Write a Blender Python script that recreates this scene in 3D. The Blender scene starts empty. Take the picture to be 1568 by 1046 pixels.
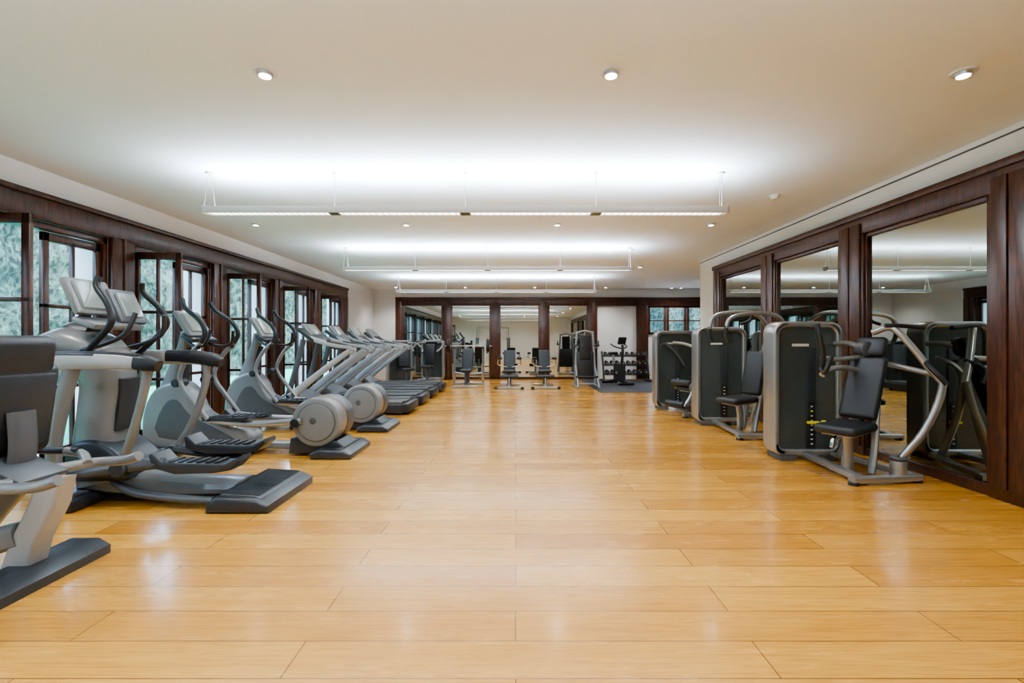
import bpy, bmesh, math, random
from mathutils import Vector, Matrix, Euler, noise
random.seed(4)
scene = bpy.context.scene
scene.view_settings.view_transform = 'AgX'
try: scene.view_settings.look = 'AgX - Medium High Contrast'
except Exception: pass
scene.view_settings.exposure = 0.98

# ------------------------------------------------------------------ materials
def nt(name):
    m = bpy.data.materials.new(name); m.use_nodes = True
    return m, m.node_tree, m.node_tree.nodes['Principled BSDF']
def S(b, k, v):
    if k in b.inputs: b.inputs[k].default_value = v
def mat(name, col, rough=0.5, metal=0.0, spec=0.5, coat=0.0, var=0.06, scale=6.0, emit=None, es=0.0, bump=0.0):
    m, t, b = nt(name)
    S(b,'Roughness',rough); S(b,'Metallic',metal); S(b,'Specular IOR Level',spec); S(b,'Coat Weight',coat)
    tc = t.nodes.new('ShaderNodeTexCoord'); n = t.nodes.new('ShaderNodeTexNoise')
    n.inputs['Scale'].default_value = scale; n.inputs['Detail'].default_value = 3
    t.links.new(tc.outputs['Object'], n.inputs['Vector'])
    r = t.nodes.new('ShaderNodeValToRGB')
    r.color_ramp.elements[0].position=.3; r.color_ramp.elements[1].position=.7
    r.color_ramp.elements[0].color = tuple(c*(1-var) for c in col)+(1,)
    r.color_ramp.elements[1].color = tuple(min(1,c*(1+var)) for c in col)+(1,)
    t.links.new(n.outputs['Fac'], r.inputs['Fac']); t.links.new(r.outputs['Color'], b.inputs['Base Color'])
    if emit:
        S(b,'Emission Color',tuple(emit)+(1,)); S(b,'Emission Strength',es)
    if bump>0:
        bp=t.nodes.new('ShaderNodeBump'); bp.inputs['Strength'].default_value=bump; bp.inputs['Distance'].default_value=.01
        n2=t.nodes.new('ShaderNodeTexNoise'); n2.inputs['Scale'].default_value=120
        t.links.new(tc.outputs['Object'], n2.inputs['Vector'])
        t.links.new(n2.outputs['Fac'],bp.inputs['Height']); t.links.new(bp.outputs['Normal'],b.inputs['Normal'])
    return m

def wood_dark():
    m,t,b = nt('dark_wood'); S(b,'Roughness',.32); S(b,'Specular IOR Level',.5)
    tc=t.nodes.new('ShaderNodeTexCoord'); mp=t.nodes.new('ShaderNodeMapping')
    mp.inputs['Scale'].default_value=(9,9,1.2)
    n=t.nodes.new('ShaderNodeTexNoise'); n.inputs['Scale'].default_value=4; n.inputs['Detail'].default_value=6; n.inputs['Distortion'].default_value=.6
    r=t.nodes.new('ShaderNodeValToRGB')
    r.color_ramp.elements[0].position=.3; r.color_ramp.elements[0].color=(.018,.006,.004,1)
    r.color_ramp.elements[1].position=.75; r.color_ramp.elements[1].color=(.095,.030,.013,1)
    t.links.new(tc.outputs['Object'],mp.inputs['Vector']); t.links.new(mp.outputs['Vector'],n.inputs['Vector'])
    t.links.new(n.outputs['Fac'],r.inputs['Fac']); t.links.new(r.outputs['Color'],b.inputs['Base Color'])
    return m

def floor_mat():
    m,t,b = nt('oak_planks'); L=t.links.new
    S(b,'Specular IOR Level',.55); S(b,'Coat Weight',.4); S(b,'Coat Roughness',.13)
    tc=t.nodes.new('ShaderNodeTexCoord')
    br=t.nodes.new('ShaderNodeTexBrick')
    br.offset=.47; br.offset_frequency=2
    br.inputs['Scale'].default_value=1; br.inputs['Brick Width'].default_value=1.9
    br.inputs['Row Height'].default_value=.235; br.inputs['Mortar Size'].default_value=.0022
    br.inputs['Mortar Smooth'].default_value=.0; br.inputs['Bias'].default_value=0
    br.inputs['Color1'].default_value=(.82,.455,.09,1); br.inputs['Color2'].default_value=(.60,.285,.045,1)
    br.inputs['Mortar'].default_value=(.16,.06,.015,1)
    L(tc.outputs['Object'],br.inputs['Vector'])
    def grain(sc,scale,dist,c0,p0,p1):
        mp=t.nodes.new('ShaderNodeMapping'); mp.inputs['Scale'].default_value=sc
        L(tc.outputs['Object'],mp.inputs['Vector'])
        n=t.nodes.new('ShaderNodeTexNoise'); n.inputs['Scale'].default_value=scale; n.inputs['Detail'].default_value=7; n.inputs['Distortion'].default_value=dist
        L(mp.outputs['Vector'],n.inputs['Vector'])
        r=t.nodes.new('ShaderNodeValToRGB')
        r.color_ramp.elements[0].position=p0; r.color_ramp.elements[0].color=c0
        r.color_ramp.elements[1].position=p1; r.color_ramp.elements[1].color=(1,1,1,1)
        L(n.outputs['Fac'],r.inputs['Fac']); return n,r
    n,r=grain((1.4,40,1),2.0,1.6,(.68,.58,.42,1),.34,.54)
    n2,r2=grain((.5,5,1),1.6,1.2,(.84,.78,.66,1),.35,.65)
    def mul(a,c,f):
        mx=t.nodes.new('ShaderNodeMixRGB'); mx.blend_type='MULTIPLY'; mx.inputs['Fac'].default_value=f
        L(a,mx.inputs['Color1']); L(c,mx.inputs['Color2']); return mx.outputs['Color']
    c=mul(br.outputs['Color'],r.outputs['Color'],.7); c=mul(c,r2.outputs['Color'],.7)
    L(c,b.inputs['Base Color'])
    mr=t.nodes.new('ShaderNodeMapRange'); mr.inputs['To Min'].default_value=.19; mr.inputs['To Max'].default_value=.33
    L(n2.outputs['Fac'],mr.inputs['Value']); L(mr.outputs['Result'],b.inputs['Roughness'])
    bp=t.nodes.new('ShaderNodeBump'); bp.inputs['Strength'].default_value=.05; bp.inputs['Distance'].default_value=.003
    L(n.outputs['Fac'],bp.inputs['Height']); L(bp.outputs['Normal'],b.inputs['Normal'])
    return m

def glass_mat(name='window_glass', tint=(.96,.985,1)):
    m=bpy.data.materials.new(name); m.use_nodes=True; t=m.node_tree; t.nodes.clear()
    o=t.nodes.new('ShaderNodeOutputMaterial'); tr=t.nodes.new('ShaderNodeBsdfTransparent'); g=t.nodes.new('ShaderNodeBsdfGlossy')
    tr.inputs['Color'].default_value=tint+(1,); g.inputs['Roughness'].default_value=.02
    f=t.nodes.new('ShaderNodeLayerWeight'); f.inputs['Blend'].default_value=.5
    p=t.nodes.new('ShaderNodeMath'); p.operation='POWER'; p.inputs[1].default_value=4
    q=t.nodes.new('ShaderNodeMath'); q.operation='MULTIPLY_ADD'; q.inputs[1].default_value=.5; q.inputs[2].default_value=.03
    mx=t.nodes.new('ShaderNodeMixShader')
    t.links.new(f.outputs['Facing'],p.inputs[0]); t.links.new(p.outputs[0],q.inputs[0])
    t.links.new(q.outputs[0],mx.inputs['Fac']); t.links.new(tr.outputs[0],mx.inputs[1]); t.links.new(g.outputs[0],mx.inputs[2])
    t.links.new(mx.outputs[0],o.inputs['Surface'])
    return m

def hedge_mat():
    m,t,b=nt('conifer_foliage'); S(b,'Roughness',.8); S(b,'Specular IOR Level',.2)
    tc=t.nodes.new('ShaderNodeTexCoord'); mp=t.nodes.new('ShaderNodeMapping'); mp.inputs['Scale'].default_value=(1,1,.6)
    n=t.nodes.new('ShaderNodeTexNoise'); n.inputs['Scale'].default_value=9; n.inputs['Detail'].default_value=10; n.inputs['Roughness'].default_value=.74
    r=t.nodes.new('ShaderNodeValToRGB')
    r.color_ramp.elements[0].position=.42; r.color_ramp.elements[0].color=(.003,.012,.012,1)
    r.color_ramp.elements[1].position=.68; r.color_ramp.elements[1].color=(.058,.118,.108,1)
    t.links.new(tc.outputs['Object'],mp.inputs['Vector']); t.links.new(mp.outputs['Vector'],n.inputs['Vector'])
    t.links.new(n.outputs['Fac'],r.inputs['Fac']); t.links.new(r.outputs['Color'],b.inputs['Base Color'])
    return m

M = dict(
 floor=floor_mat(), wood=wood_dark(), glass=glass_mat(), hedge=hedge_mat(),
 wall=mat('white_plaster',(.79,.81,.83),.75,var=.01,scale=2),
 ceil=mat('ceiling_paint',(.79,.83,.875),.85,var=.01,scale=1),
 mirror=mat('mirror_silver',(.64,.68,.66),.012,metal=1,var=0),
 mirror2=mat('mirror_smoky',(.42,.46,.43),.012,metal=1,var=0),
 light=mat('silver_grey_plastic',(.185,.195,.205),.33,spec=.5,coat=.2,var=.02),
 pale=mat('pale_plastic',(.38,.395,.41),.35,spec=.5,coat=.2,var=.02),
 dark=mat('dark_rubber',(.010,.011,.014),.45,var=.1),
 char=mat('charcoal_plastic',(.023,.027,.033),.38,var=.06),
 mid=mat('mid_grey_plastic',(.07,.075,.083),.4,var=.04),
 pad=mat('upholstery_black',(.011,.013,.017),.48,var=.1,bump=.1),
 steel=mat('brushed_silver',(.40,.42,.45),.28,metal=.7,var=.03),
 chrome=mat('chrome',(.8,.8,.82),.1,metal=1,var=0),
 panel=mat('smoked_panel',(.052,.064,.064),.14,spec=.6,coat=.5,var=.03),
 screen=mat('display_screen',(.20,.24,.24),.12,coat=.6,var=.1,emit=(.6,.7,.68),es=.07),
 orange=mat('orange_accent',(.62,.24,.05),.4,var=.02),
 yellow=mat('yellow_knob',(.8,.75,.05),.4,var=.02),
 white=mat('white_enamel',(.70,.71,.72),.4,var=.01),
 render=mat('exterior_render',(.85,.87,.9),.8,var=.02),
 tube=mat('lamp_tube',(1,1,1),.5,var=0,emit=(.76,.89,1),es=88),
 diff=mat('lamp_diffuser',(1,1,1),.5,var=0,emit=(1,.98,.95),es=2.6),
 bulb=mat('downlight_bulb',(1,1,1),.5,var=0,emit=(1,.96,.9),es=26),
 mat_=mat('rubber_mat',(.03,.032,.04),.6,var=.1),
 grass=mat('turf',(.01,.34,.22),.8,var=.2,scale=30),
 bounce_paving=mat('pale_bounce_ground',(.5,.5,.48),.8,var=.1),  # pale ground added outside to bounce neutral daylight indoors
)

# ------------------------------------------------------------------ builder
def catmull(pts, n=6):
    if len(pts)<3: return [Vector(p) for p in pts]
    P=[Vector(p) for p in pts]; out=[]
    for i in range(len(P)-1):
        p0=P[i-1] if i>0 else P[i]*2-P[i+1]
        p1=P[i]; p2=P[i+1]
        p3=P[i+2] if i+2<len(P) else P[i+1]*2-P[i]
        for k in range(n):
            t=k/n
            out.append(.5*((2*p1)+(-p0+p2)*t+(2*p0-5*p1+4*p2-p3)*t*t+(-p0+3*p1-3*p2+p3)*t**3))
    out.append(P[-1]); return out

class B:
    def __init__(s,name): s.name=name; s.v=[]; s.f=[]; s.mi=[]; s.mats=[]
    def midx(s,k):
        if k not in s.mats: s.mats.append(k)
        return s.mats.index(k)
    def addbm(s,bm,mk):
        o=len(s.v); i=s.midx(mk); bm.verts.index_update()
        for v in bm.verts: s.v.append(tuple(v.co))
        for f in bm.faces: s.f.append([o+v.index for v in f.verts]); s.mi.append(i)
        bm.free()
    def box(s,c,d,mk,bev=.008,rot=(0,0,0),seg=2):
        bm=bmesh.new(); bmesh.ops.create_cube(bm,size=1)
        bmesh.ops.scale(bm,vec=d,verts=bm.verts)
        if bev>0:
            bmesh.ops.bevel(bm,geom=bm.edges[:],offset=min(bev,min(d)*.49),segments=seg,profile=.5,affect='EDGES')
        bmesh.ops.transform(bm,matrix=Matrix.Translation(c)@Euler(rot).to_matrix().to_4x4(),verts=bm.verts)
        s.addbm(bm,mk)
    def b2(s,lo,hi,mk,bev=.008):
        c=[(a+b)/2 for a,b in zip(lo,hi)]; d=[abs(b-a) for a,b in zip(lo,hi)]
        s.box(c,d,mk,bev)
    def cyl(s,p1,p2,r,mk,r2=None,seg=28,bev=0.0):
        p1=Vector(p1);p2=Vector(p2);d=p2-p1
        bm=bmesh.new()
        bmesh.ops.create_cone(bm,cap_ends=True,cap_tris=False,segments=seg,radius1=r,radius2=r if r2 is None else r2,depth=d.length)
        if bev>0:
            es=[e for e in bm.edges if abs(e.verts[0].co.z-e.verts[1].co.z)<1e-5]
            bmesh.ops.bevel(bm,geom=es,offset=bev,segments=4,profile=.5,affect='EDGES')
        q=d.to_track_quat('Z','Y')
        bmesh.ops.transform(bm,matrix=Matrix.Translation((p1+p2)/2)@q.to_matrix().to_4x4(),verts=bm.verts)
        s.addbm(bm,mk)
    def sweep(s,pts,a,mk,b=None,up=None,seg=12,sm=6,ex=2.0,closed=False):
        n0=len(pts); P=catmull(pts,sm) if sm>1 else [Vector(p) for p in pts]
        def lst(x):
            x=x if isinstance(x,(list,tuple)) else [x]*n0
            if sm<=1 or n0<3: 
                return list(x)
            o=[]
            for i in range(n0-1):
                for k in range(sm): o.append(x[i]+(x[i+1]-x[i])*k/sm)
            o.append(x[-1]); return o
        A=lst(a); Bb=lst(a if b is None else b)
        bm=bmesh.new(); rings=[]
        nrm=None
        for i,p in enumerate(P):
            t=(P[min(i+1,len(P)-1)]-P[max(i-1,0)]).normalized()
            if up is not None:
                side=t.cross(Vector(up)).normalized(); n=side.cross(t).normalized()
            else:
                if nrm is None:
                    h=Vector((0,0,1)) if abs(t.z)<.9 else Vector((0,1,0))
                    nrm=(h-t*h.dot(t)).normalized()
                else: nrm=(nrm-t*nrm.dot(t)).normalized()
                n=nrm; side=t.cross(n)
            r=[]
            for k in range(seg):
                th=2*math.pi*k/seg; c=math.cos(th); q=math.sin(th)
                cx=math.copysign(abs(c)**(2/ex),c); sy=math.copysign(abs(q)**(2/ex),q)
                r.append(bm.verts.new(p+side*cx*A[i]+n*sy*Bb[i]))
            rings.append(r)
        for i in range(len(rings)-1):
            for k in range(seg):
                bm.faces.new((rings[i][k],rings[i][(k+1)%seg],rings[i+1][(k+1)%seg],rings[i+1][k]))
        bm.faces.new(rings[0][::-1]); bm.faces.new(rings[-1])
        bmesh.ops.recalc_face_normals(bm,faces=bm.faces)
        s.addbm(bm,mk)
    def prism(s,pr,y0,y1,mk,bev=.01,smooth=0,seg=3):
        if smooth:
            q=[Vector((p[0],0,p[1])) for p in pr]; n=len(q); out=[]
            for i in range(n):
                p0,p1,p2,p3=q[i-1],q[i],q[(i+1)%n],q[(i+2)%n]
                for k in range(smooth):
                    t=k/smooth
                    out.append(.5*((2*p1)+(-p0+p2)*t+(2*p0-5*p1+4*p2-p3)*t*t+(-p0+3*p1-3*p2+p3)*t**3))
            pr=[(v.x,v.z) for v in out]
        bm=bmesh.new()
        va=[bm.verts.new((x,y0,z)) for x,z in pr]; vb=[bm.verts.new((x,y1,z)) for x,z in pr]
        n=len(pr)
        fa=bm.faces.new(va); fb=bm.faces.new(vb[::-1])
        for i in range(n): bm.faces.new((va[i],vb[i],vb[(i+1)%n],va[(i+1)%n]))
        bmesh.ops.recalc_face_normals(bm,faces=bm.faces)
        if bev>0:
            es=list(fa.edges)+list(fb.edges)
            bmesh.ops.bevel(bm,geom=es,offset=bev,segments=seg,profile=.5,affect='EDGES')
        s.addbm(bm,mk)
    def ring(s,outer,inner,y0,y1,mk):
        bm=bmesh.new(); n=len(outer)
        L=[[bm.verts.new((x,y,z)) for x,z in pr] for pr,y in ((outer,y0),(outer,y1),(inner,y1),(inner,y0))]
        for j in range(4):
            a=L[j]; b=L[(j+1)%4]
            for i in range(n): bm.faces.new((a[i],a[(i+1)%n],b[(i+1)%n],b[i]))
        bmesh.ops.recalc_face_normals(bm,faces=bm.faces)
        es=[e for e in bm.edges if abs(e.verts[0].co.y-e.verts[1].co.y)<1e-6]
        bmesh.ops.bevel(bm,geom=es,offset=.022,segments=3,profile=.5,affect='EDGES')
        s.addbm(bm,mk)
    def finish(s,origin=(0,0,0),loc=None,rz=0,sharp=35):
        me=bpy.data.meshes.new(s.name)
        o=Vector(origin)
        me.from_pydata([tuple(Vector(v)-o) for v in s.v],[],s.f)
        for k in s.mats: me.materials.append(M[k])
        me.polygons.foreach_set('material_index',s.mi)
        me.polygons.foreach_set('use_smooth',[True]*len(s.f))
        me.update()
        try: me.set_sharp_from_angle(angle=math.radians(sharp))
        except Exception: pass
        ob=bpy.data.objects.new(s.name,me); scene.collection.objects.link(ob)
        ob.location=loc if loc is not None else origin; ob.rotation_euler=(0,0,rz)
        return ob
def dup(ob,loc,rz=None):
    c=ob.copy(); scene.collection.objects.link(c); c.location=loc
    if rz is not None: c.rotation_euler=(0,0,rz)
    return c
def simple(name,lo,hi,mk,bev=0):
    b=B(name); b.b2(lo,hi,mk,bev); c=[(a+q)/2 for a,q in zip(lo,hi)]
    return b.finish(origin=c)
def rrect(x0,z0,x1,z1,r,n=6,rb=None):
    rb=r if rb is None else rb
    out=[]
    for cx,cz,a0,rr in ((x1-rb,z0+rb,-90,rb),(x1-r,z1-r,0,r),(x0+r,z1-r,90,r),(x0+rb,z0+rb,180,rb)):
        for k in range(n+1):
            a=math.radians(a0+90*k/n); out.append((cx+rr*math.cos(a),cz+rr*math.sin(a)))
    return out

# ------------------------------------------------------------------ room
H=3.0; XL=-4.75; XR=3.98; YF=16.6; YB=-2.5; XE=7.2; YE=10.7; T=.42
b=B('floor'); b.b2((XL-T,YB-.2,-.12),(XE+.3,YF+.3,0),'floor',0); b.finish()
simple('ceiling',(XL-T,YB-.2,H),(XE+.3,YF+.35,H+.15),'ceil')
simple('wall_back',(XL-T,YB-.2,0),(XE,YB,H),'wall')
simple('wall_right',(XR,YB,0),(XR+.35,YE,H),'wall')
simple('wall_right_far',(XE,YE-.35,0),(XE+.3,YF+.3,H),'wall')
simple('wall_return',(XR+.35,YE-.35,0),(XE,YE,H),'wall')
b=B('wall_far')
b.b2((XL-T,YF,0),(4.48,YF+.3,H),'wall',0); b.b2((6.5,YF,0),(XE,YF+.3,H),'wall',0)
b.b2((4.48,YF,0),(6.5,YF+.3,1.5),'wall',0); b.b2((4.48,YF,2.45),(6.5,YF+.3,H),'wall',0)
b.finish()
posts=[-1.85+1.95*i for i in range(9)]
b=B('wall_left'); pw=.17
b.b2((XL-T,YB,2.5),(XL,YF,H),'wall',0)
for i,p in enumerate(posts):
    lo=p-pw; hi=p+pw
    if i==0: lo=YB
    if i==len(posts)-1: hi=YF
    b.b2((XL-.15,lo,0),(XL,hi,2.5),'wall',0); b.b2((XL-T,lo,0),(XL-.15,hi,2.5),'render',0)
b.finish()
b=B('trim_2'); b.b2((XR-.012,YB,H-.055),(XR,YE+.01,H-.0),'mid',.002); b.b2((XR-.02,YB,H-.045),(XR-.011,YE+.01,H-.0),'white',.002); b.finish()
b=B('trim_3'); xf=XL+.05
b.b2((XL,-1.85-.17,2.48),(xf,13.92,2.74),'wood',.006)
b.b2((XL,-1.85-.17,2.70),(xf+.03,13.92,2.75),'wood',.006)
for p in posts: b.b2((XL,p-pw,0),(xf+.012,p+pw,2.48),'wood',.008); b.b2((XL,p-.02,0),(xf+.03,p+.02,2.5),'wood',.006)
b.finish()
simple('baseboard_left',(XL,13.95,0),(XL+.018,YF,.1),'white',.004)
for i in range(len(posts)-1):
    y0=posts[i]+pw; y1=posts[i+1]-pw; w=y1-y0
    b=B('window_%d'%(i+1)); X0=XL-.10; X1=XL+.0
    b.b2((X0,y0,0.0),(X1,y0+.06,2.48),'wood',.005); b.b2((X0,y1-.06,0),(X1,y1,2.48),'wood',.005)
    b.b2((X0,y0,2.40),(X1,y1,2.48),'wood',.005); b.b2((X0,y0,0),(X1,y1,.06),'wood',.005)
    def leaf(fn,lw):
        th=.045; st=.065
        for (u0,u1,z0,z1) in ((0,st,.07,2.39),(lw-st,lw,.07,2.39),(0,lw,.07,.17),(0,lw,2.30,2.39),(0,lw,.78,.82),(0,lw,1.62,1.66),(lw*.5-.014,lw*.5+.014,.12,2.34)):
            fn(u0,u1,z0,z1,th,'wood')
        fn(st*.5,lw-st*.5,.12,2.34,.008,'glass')
    yc=y1-.06
    leaf(lambda u0,u1,z0,z1,th,mk: b.b2((X0+.05-th/2,yc-u1,z0),(X0+.05+th/2,yc-u0,z1),mk,0 if mk=='glass' else .004),.70)
    ang=math.radians(84); hx=X1-.02; hy=y0+.09; lw=.56
    def opened(u0,u1,z0,z1,th,mk):
        um=(u0+u1)/2; du=u1-u0
        dx=math.sin(ang); dy=math.cos(ang)
        b.box((hx+dx*um,hy+dy*um,(z0+z1)/2),(du,th,z1-z0),mk,0 if mk=='glass' else .004,rot=(0,0,math.atan2(dy,dx)))
    leaf(opened,lw)
    dx=math.sin(ang); dy=math.cos(ang)
    b.cyl((hx+dx*(lw-.04),hy+dy*(lw-.04)-.05,1.0),(hx+dx*(lw-.04),hy+dy*(lw-.04)-.05,1.12),.01,'chrome',seg=10)
    b.cyl((hx+dx*(lw-.04),hy+dy*(lw-.04)-.055,1.06),(hx+dx*(lw-.04),hy+dy*(lw-.04),1.06),.008,'chrome',seg=10)
    b.finish(origin=(XL,(y0+y1)/2,0))
b=B('trim_4'); xr=XR-.10
b.b2((xr,-1.5,2.48),(XR,9.75,2.72),'wood',.008); b.b2((xr-.02,-1.5,2.66),(XR,9.77,2.73),'wood',.006)
b.b2((xr+.02,-1.5,0),(XR,9.75,.09),'wood',.006)
for lo,hi in ((9.38,9.75),(7.44,7.87),(5.54,5.98),(3.72,4.08),(1.9,2.3),(-1.5,-1.2)):
    b.b2((xr,lo,0),(XR,hi,2.48),'wood',.01)
    m_=(lo+hi)/2; b.b2((xr-.018,lo+.04,0.1),(XR,m_-.008,2.60),'wood',.006); b.b2((xr-.018,m_+.008,.1),(XR,hi-.04,2.60),'wood',.006)
b.finish()
for i,(lo,hi) in enumerate(((7.87,9.38),(5.98,7.44),(4.08,5.54))):
    b=B('mirror_panel'); b.b2((xr+.05,lo,.09),(XR-.005,hi,2.48),'mirror2',0)
    b.b2((xr+.02,lo,.09),(xr+.055,lo+.03,2.48),'wood',.003); b.b2((xr+.02,hi-.03,.09),(xr+.055,hi,2.48),'wood',.003)
    b.b2((xr+.02,lo,2.44),(xr+.055,hi,2.48),'wood',.003)
    b.finish(origin=(XR,(lo+hi)/2,0))
b=B('door_1'); b.b2((xr+.04,2.3,.09),(XR-.01,3.72,2.48),'wood',.004)
b.b2((xr+.02,2.98,.1),(xr+.05,3.04,2.47),'wood',.004); b.cyl((xr-.03,2.93,.95),(xr-.03,2.93,1.2),.012,'chrome')
b.finish(origin=(XR-.05,3,0))
b=B('mirror_panel'); b.b2((xr+.05,-1.2,.09),(XR-.005,1.9,2.48),'mirror2',0); b.finish(origin=(XR,.3,0))
yf=YF-.09
fp=[(-4.0,-3.74),(-2.44,-2.14),(-.84,-.53),(.79,1.10),(2.40,2.72),(4.03,4.42)]
b=B('trim_5')
b.b2((-4.0,yf,2.45),(7.1,YF,2.72),'wood',.008); b.b2((-4.0,yf-.02,2.67),(7.1,YF,2.73),'wood',.006)
b.b2((-4.0,yf,0),(2.72,YF,.08),'wood',.006)
for lo,hi in fp: b.b2((lo,yf,0),(hi,YF,2.45),'wood',.01); b.b2((lo+.06,yf-.015,0.02),(hi-.06,YF,2.6),'wood',.006)
b.b2((6.5,yf,0),(6.8,YF,2.45),'wood',.01)
b.finish()
for i in range(4):
    b=B('mirror_panel'); b.b2((fp[i][1],yf+.05,.08),(fp[i+1][0],YF-.005,2.45),'mirror',0)
    lo,hi=fp[i][1],fp[i+1][0]
    b.b2((lo,yf+.02,.08),(lo+.03,yf+.055,2.45),'wood',.003); b.b2((hi-.03,yf+.02,.08),(hi,yf+.055,2.45),'wood',.003)
    b.finish(origin=((lo+hi)/2,YF,0))
b=B('window_20')
for z in (1.5,2.38): b.b2((4.42,YF-.05,z),(6.5,YF+.05,z+.07),'wood',.005)
for x in (4.42,4.95,5.05,5.62,5.72,6.3,6.42): b.b2((x,YF-.05,1.5),(x+.07,YF+.05,2.45),'wood',.005)
b.b2((4.45,YF-.03,1.93),(6.5,YF+.02,1.97),'wood',.004)
b.b2((4.45,YF-.002,1.53),(6.5,YF+.004,2.42),'glass',0)
b.finish(origin=(5.5,YF,0))
b=B('rubber_floor_mat'); b.b2((2.1,12.3,0.0),(6.9,16.45,.012),'mat_',.004); b.finish(origin=(4.5,14.4,0))

# ------------------------------------------------------------------ exterior
def hedge(name,org,uvec,length,height,amp):
    bm=bmesh.new(); nu=int(length*6); nv=int(height*6); U=Vector(uvec); N=Vector((0,0,1)).cross(U)
    g=[]
    for i in range(nu+1):
        row=[]
        for j in range(nv+1):
            p=Vector((0,0,0))+U*(length*i/nu)+Vector((0,0,height*j/nv))
            d=noise.noise(p*0.9+Vector(org))*amp+noise.noise(p*4+Vector(org))*amp*.6+abs(math.sin(i/nu*length*2.1))*amp*.9
            row.append(bm.verts.new(p+N*d))
        g.append(row)
    for i in range(nu):
        for j in range(nv): bm.faces.new((g[i][j],g[i+1][j],g[i+1][j+1],g[i][j+1]))
    me=bpy.data.meshes.new(name); bm.to_mesh(me); bm.free(); me.materials.append(M['hedge'])
    for p in me.polygons: p.use_smooth=True
    ob=bpy.data.objects.new(name,me); scene.collection.objects.link(ob); ob.location=org
    return ob
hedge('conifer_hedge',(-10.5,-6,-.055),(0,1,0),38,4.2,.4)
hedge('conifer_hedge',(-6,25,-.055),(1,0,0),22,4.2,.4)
simple('bounce_terrace',(-5.7,-6,-.16),(XL-T-.02,28,-.06),'bounce_paving')  # added pale paving, bounces daylight through the windows onto the ceiling
simple('lawn',(-14,-6,-.16),(-5.72,28,-.06),'grass')
simple('bounce_terrace',(XL-T,YF+.32,-.16),(14,28,-.06),'bounce_paving')  # same added bounce paving, beyond the far wall

# ------------------------------------------------------------------ lights
def pendant(y,strength=None):
    b=B('pendant_light'); x0=-3.185; x1=2.157; z0=2.575; z1=2.645
    b.b2((x0,y-.065,z0),(x1,y-.055,z1),'white',.002); b.b2((x0,y+.055,z0),(x1,y+.065,z1),'white',.002)
    b.b2((x0,y-.065,z0),(x0+.02,y+.065,z1),'white',.002); b.b2((x1-.02,y-.065,z0),(x1,y+.065,z1),'white',.002)
    b.b2((x0+.02,y-.055,z0+.02),(x1-.02,y+.055,z0+.03),'white',0)
    n=4; L=(x1-x0)/n
    for i in range(n):
        a=x0+L*i+.06; c=x0+L*(i+1)-.06
        b.b2((a,y-.042,z1-.008),(c,y+.042,z1-.004),'tube',0)
        b.b2((a,y-.04,z0+.006),(c,y+.04,z0+.010),'diff',0)
        for k in range(18):
            xx=a+(c-a)*(k+.5)/18; b.b2((xx-.003,y-.055,z0),(xx+.003,y+.055,z0+.006),'white',0)
    for i in range(n+1):
        xx=x0+L*i; xx=min(max(xx,x0+.06),x1-.06)
        if i in (0,n):
            b.cyl((xx-.03,y-.05,z1-.01),(xx-.01,y,H-.01),.003,'steel',seg=6); b.cyl((xx+.03,y+.05,z1-.01),(xx+.01,y,H-.01),.003,'steel',seg=6)
            b.cyl((xx,y,H-.02),(xx,y,H),.04,'white',seg=16)
        else:
            b.cyl((xx,y,z1-.04),(xx,y,H-.01),.003,'steel',seg=6); b.cyl((xx,y,H-.015),(xx,y,H),.02,'white',seg=12)
        if 0<i<n: b.b2((xx-.05,y-.05,z0+.0),(xx+.05,y+.05,z0+.02),'mid',.002)
    return b.finish(origin=((x0+x1)/2,y,H))
p0=pendant(5.07)
for yy in (9.14,13.25,0.98): dup(p0,((-3.185+2.157)/2,yy,H))  # last one hangs out of view over the camera, added as fill light
b=B('downlight')
b.cyl((0,0,-.012),(0,0,0),.07,'white',seg=28); b.cyl((0,0,-.03),(0,0,-.008),.045,'steel',r2=.05,seg=24); b.cyl((0,0,-.033),(0,0,-.029),.036,'bulb',seg=24)
first=None
def spot(x,y):
    global first
    if first is None: o=b.finish(loc=(x,y,H)); first=o
    else: o=dup(first,(x,y,H))
    l=bpy.data.lights.new('bulb','SPOT'); l.energy=56; l.color=(1,.96,.90); l.spot_size=math.radians(130); l.spot_blend=.9; l.shadow_soft_size=.05
    lo=bpy.data.objects.new('bulb',l); scene.collection.objects.link(lo); lo.parent=o; lo.location=(0,0,-.05)
for y in (-.9,3.17,7.26,11.4,15.75):
    for x in (-3.8,-1.6,.61,2.86): spot(x,y)
spot(5.0,15.9); spot(5.3,15.9); spot(5.2,12.5)
b=B('smoke_detector'); b.cyl((0,0,-.02),(0,0,0),.06,'white'); b.cyl((0,0,-.045),(0,0,-.02),.035,'white',r2=.05,bev=.005)
sd=b.finish(loc=(3.06,5.86,H)); dup(sd,(2.15,9.3,H)); dup(sd,(-.5,11.8,H))
sl=bpy.data.lights.new('sun','SUN'); sl.energy=3.2; sl.color=(1,.97,.93); sl.angle=math.radians(4)
so=bpy.data.objects.new('sun',sl); scene.collection.objects.link(so); so.location=(12,-4,15)
so.rotation_euler=Vector((-.75,.25,-.8)).to_track_quat('-Z','Y').to_euler()
w=bpy.data.worlds.new('sky'); scene.world=w; w.use_nodes=True; t=w.node_tree
bg=t.nodes['Background']; sk=t.nodes.new('ShaderNodeTexSky')
try:
    sk.sky_type='NISHITA'; sk.sun_disc=False; sk.sun_elevation=math.radians(45); sk.sun_rotation=math.radians(120); sk.dust_density=3
except Exception: pass
mx=t.nodes.new('ShaderNodeMixRGB'); mx.inputs['Fac'].default_value=.6; mx.inputs['Color2'].default_value=(.70,.86,1.0,1)
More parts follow.
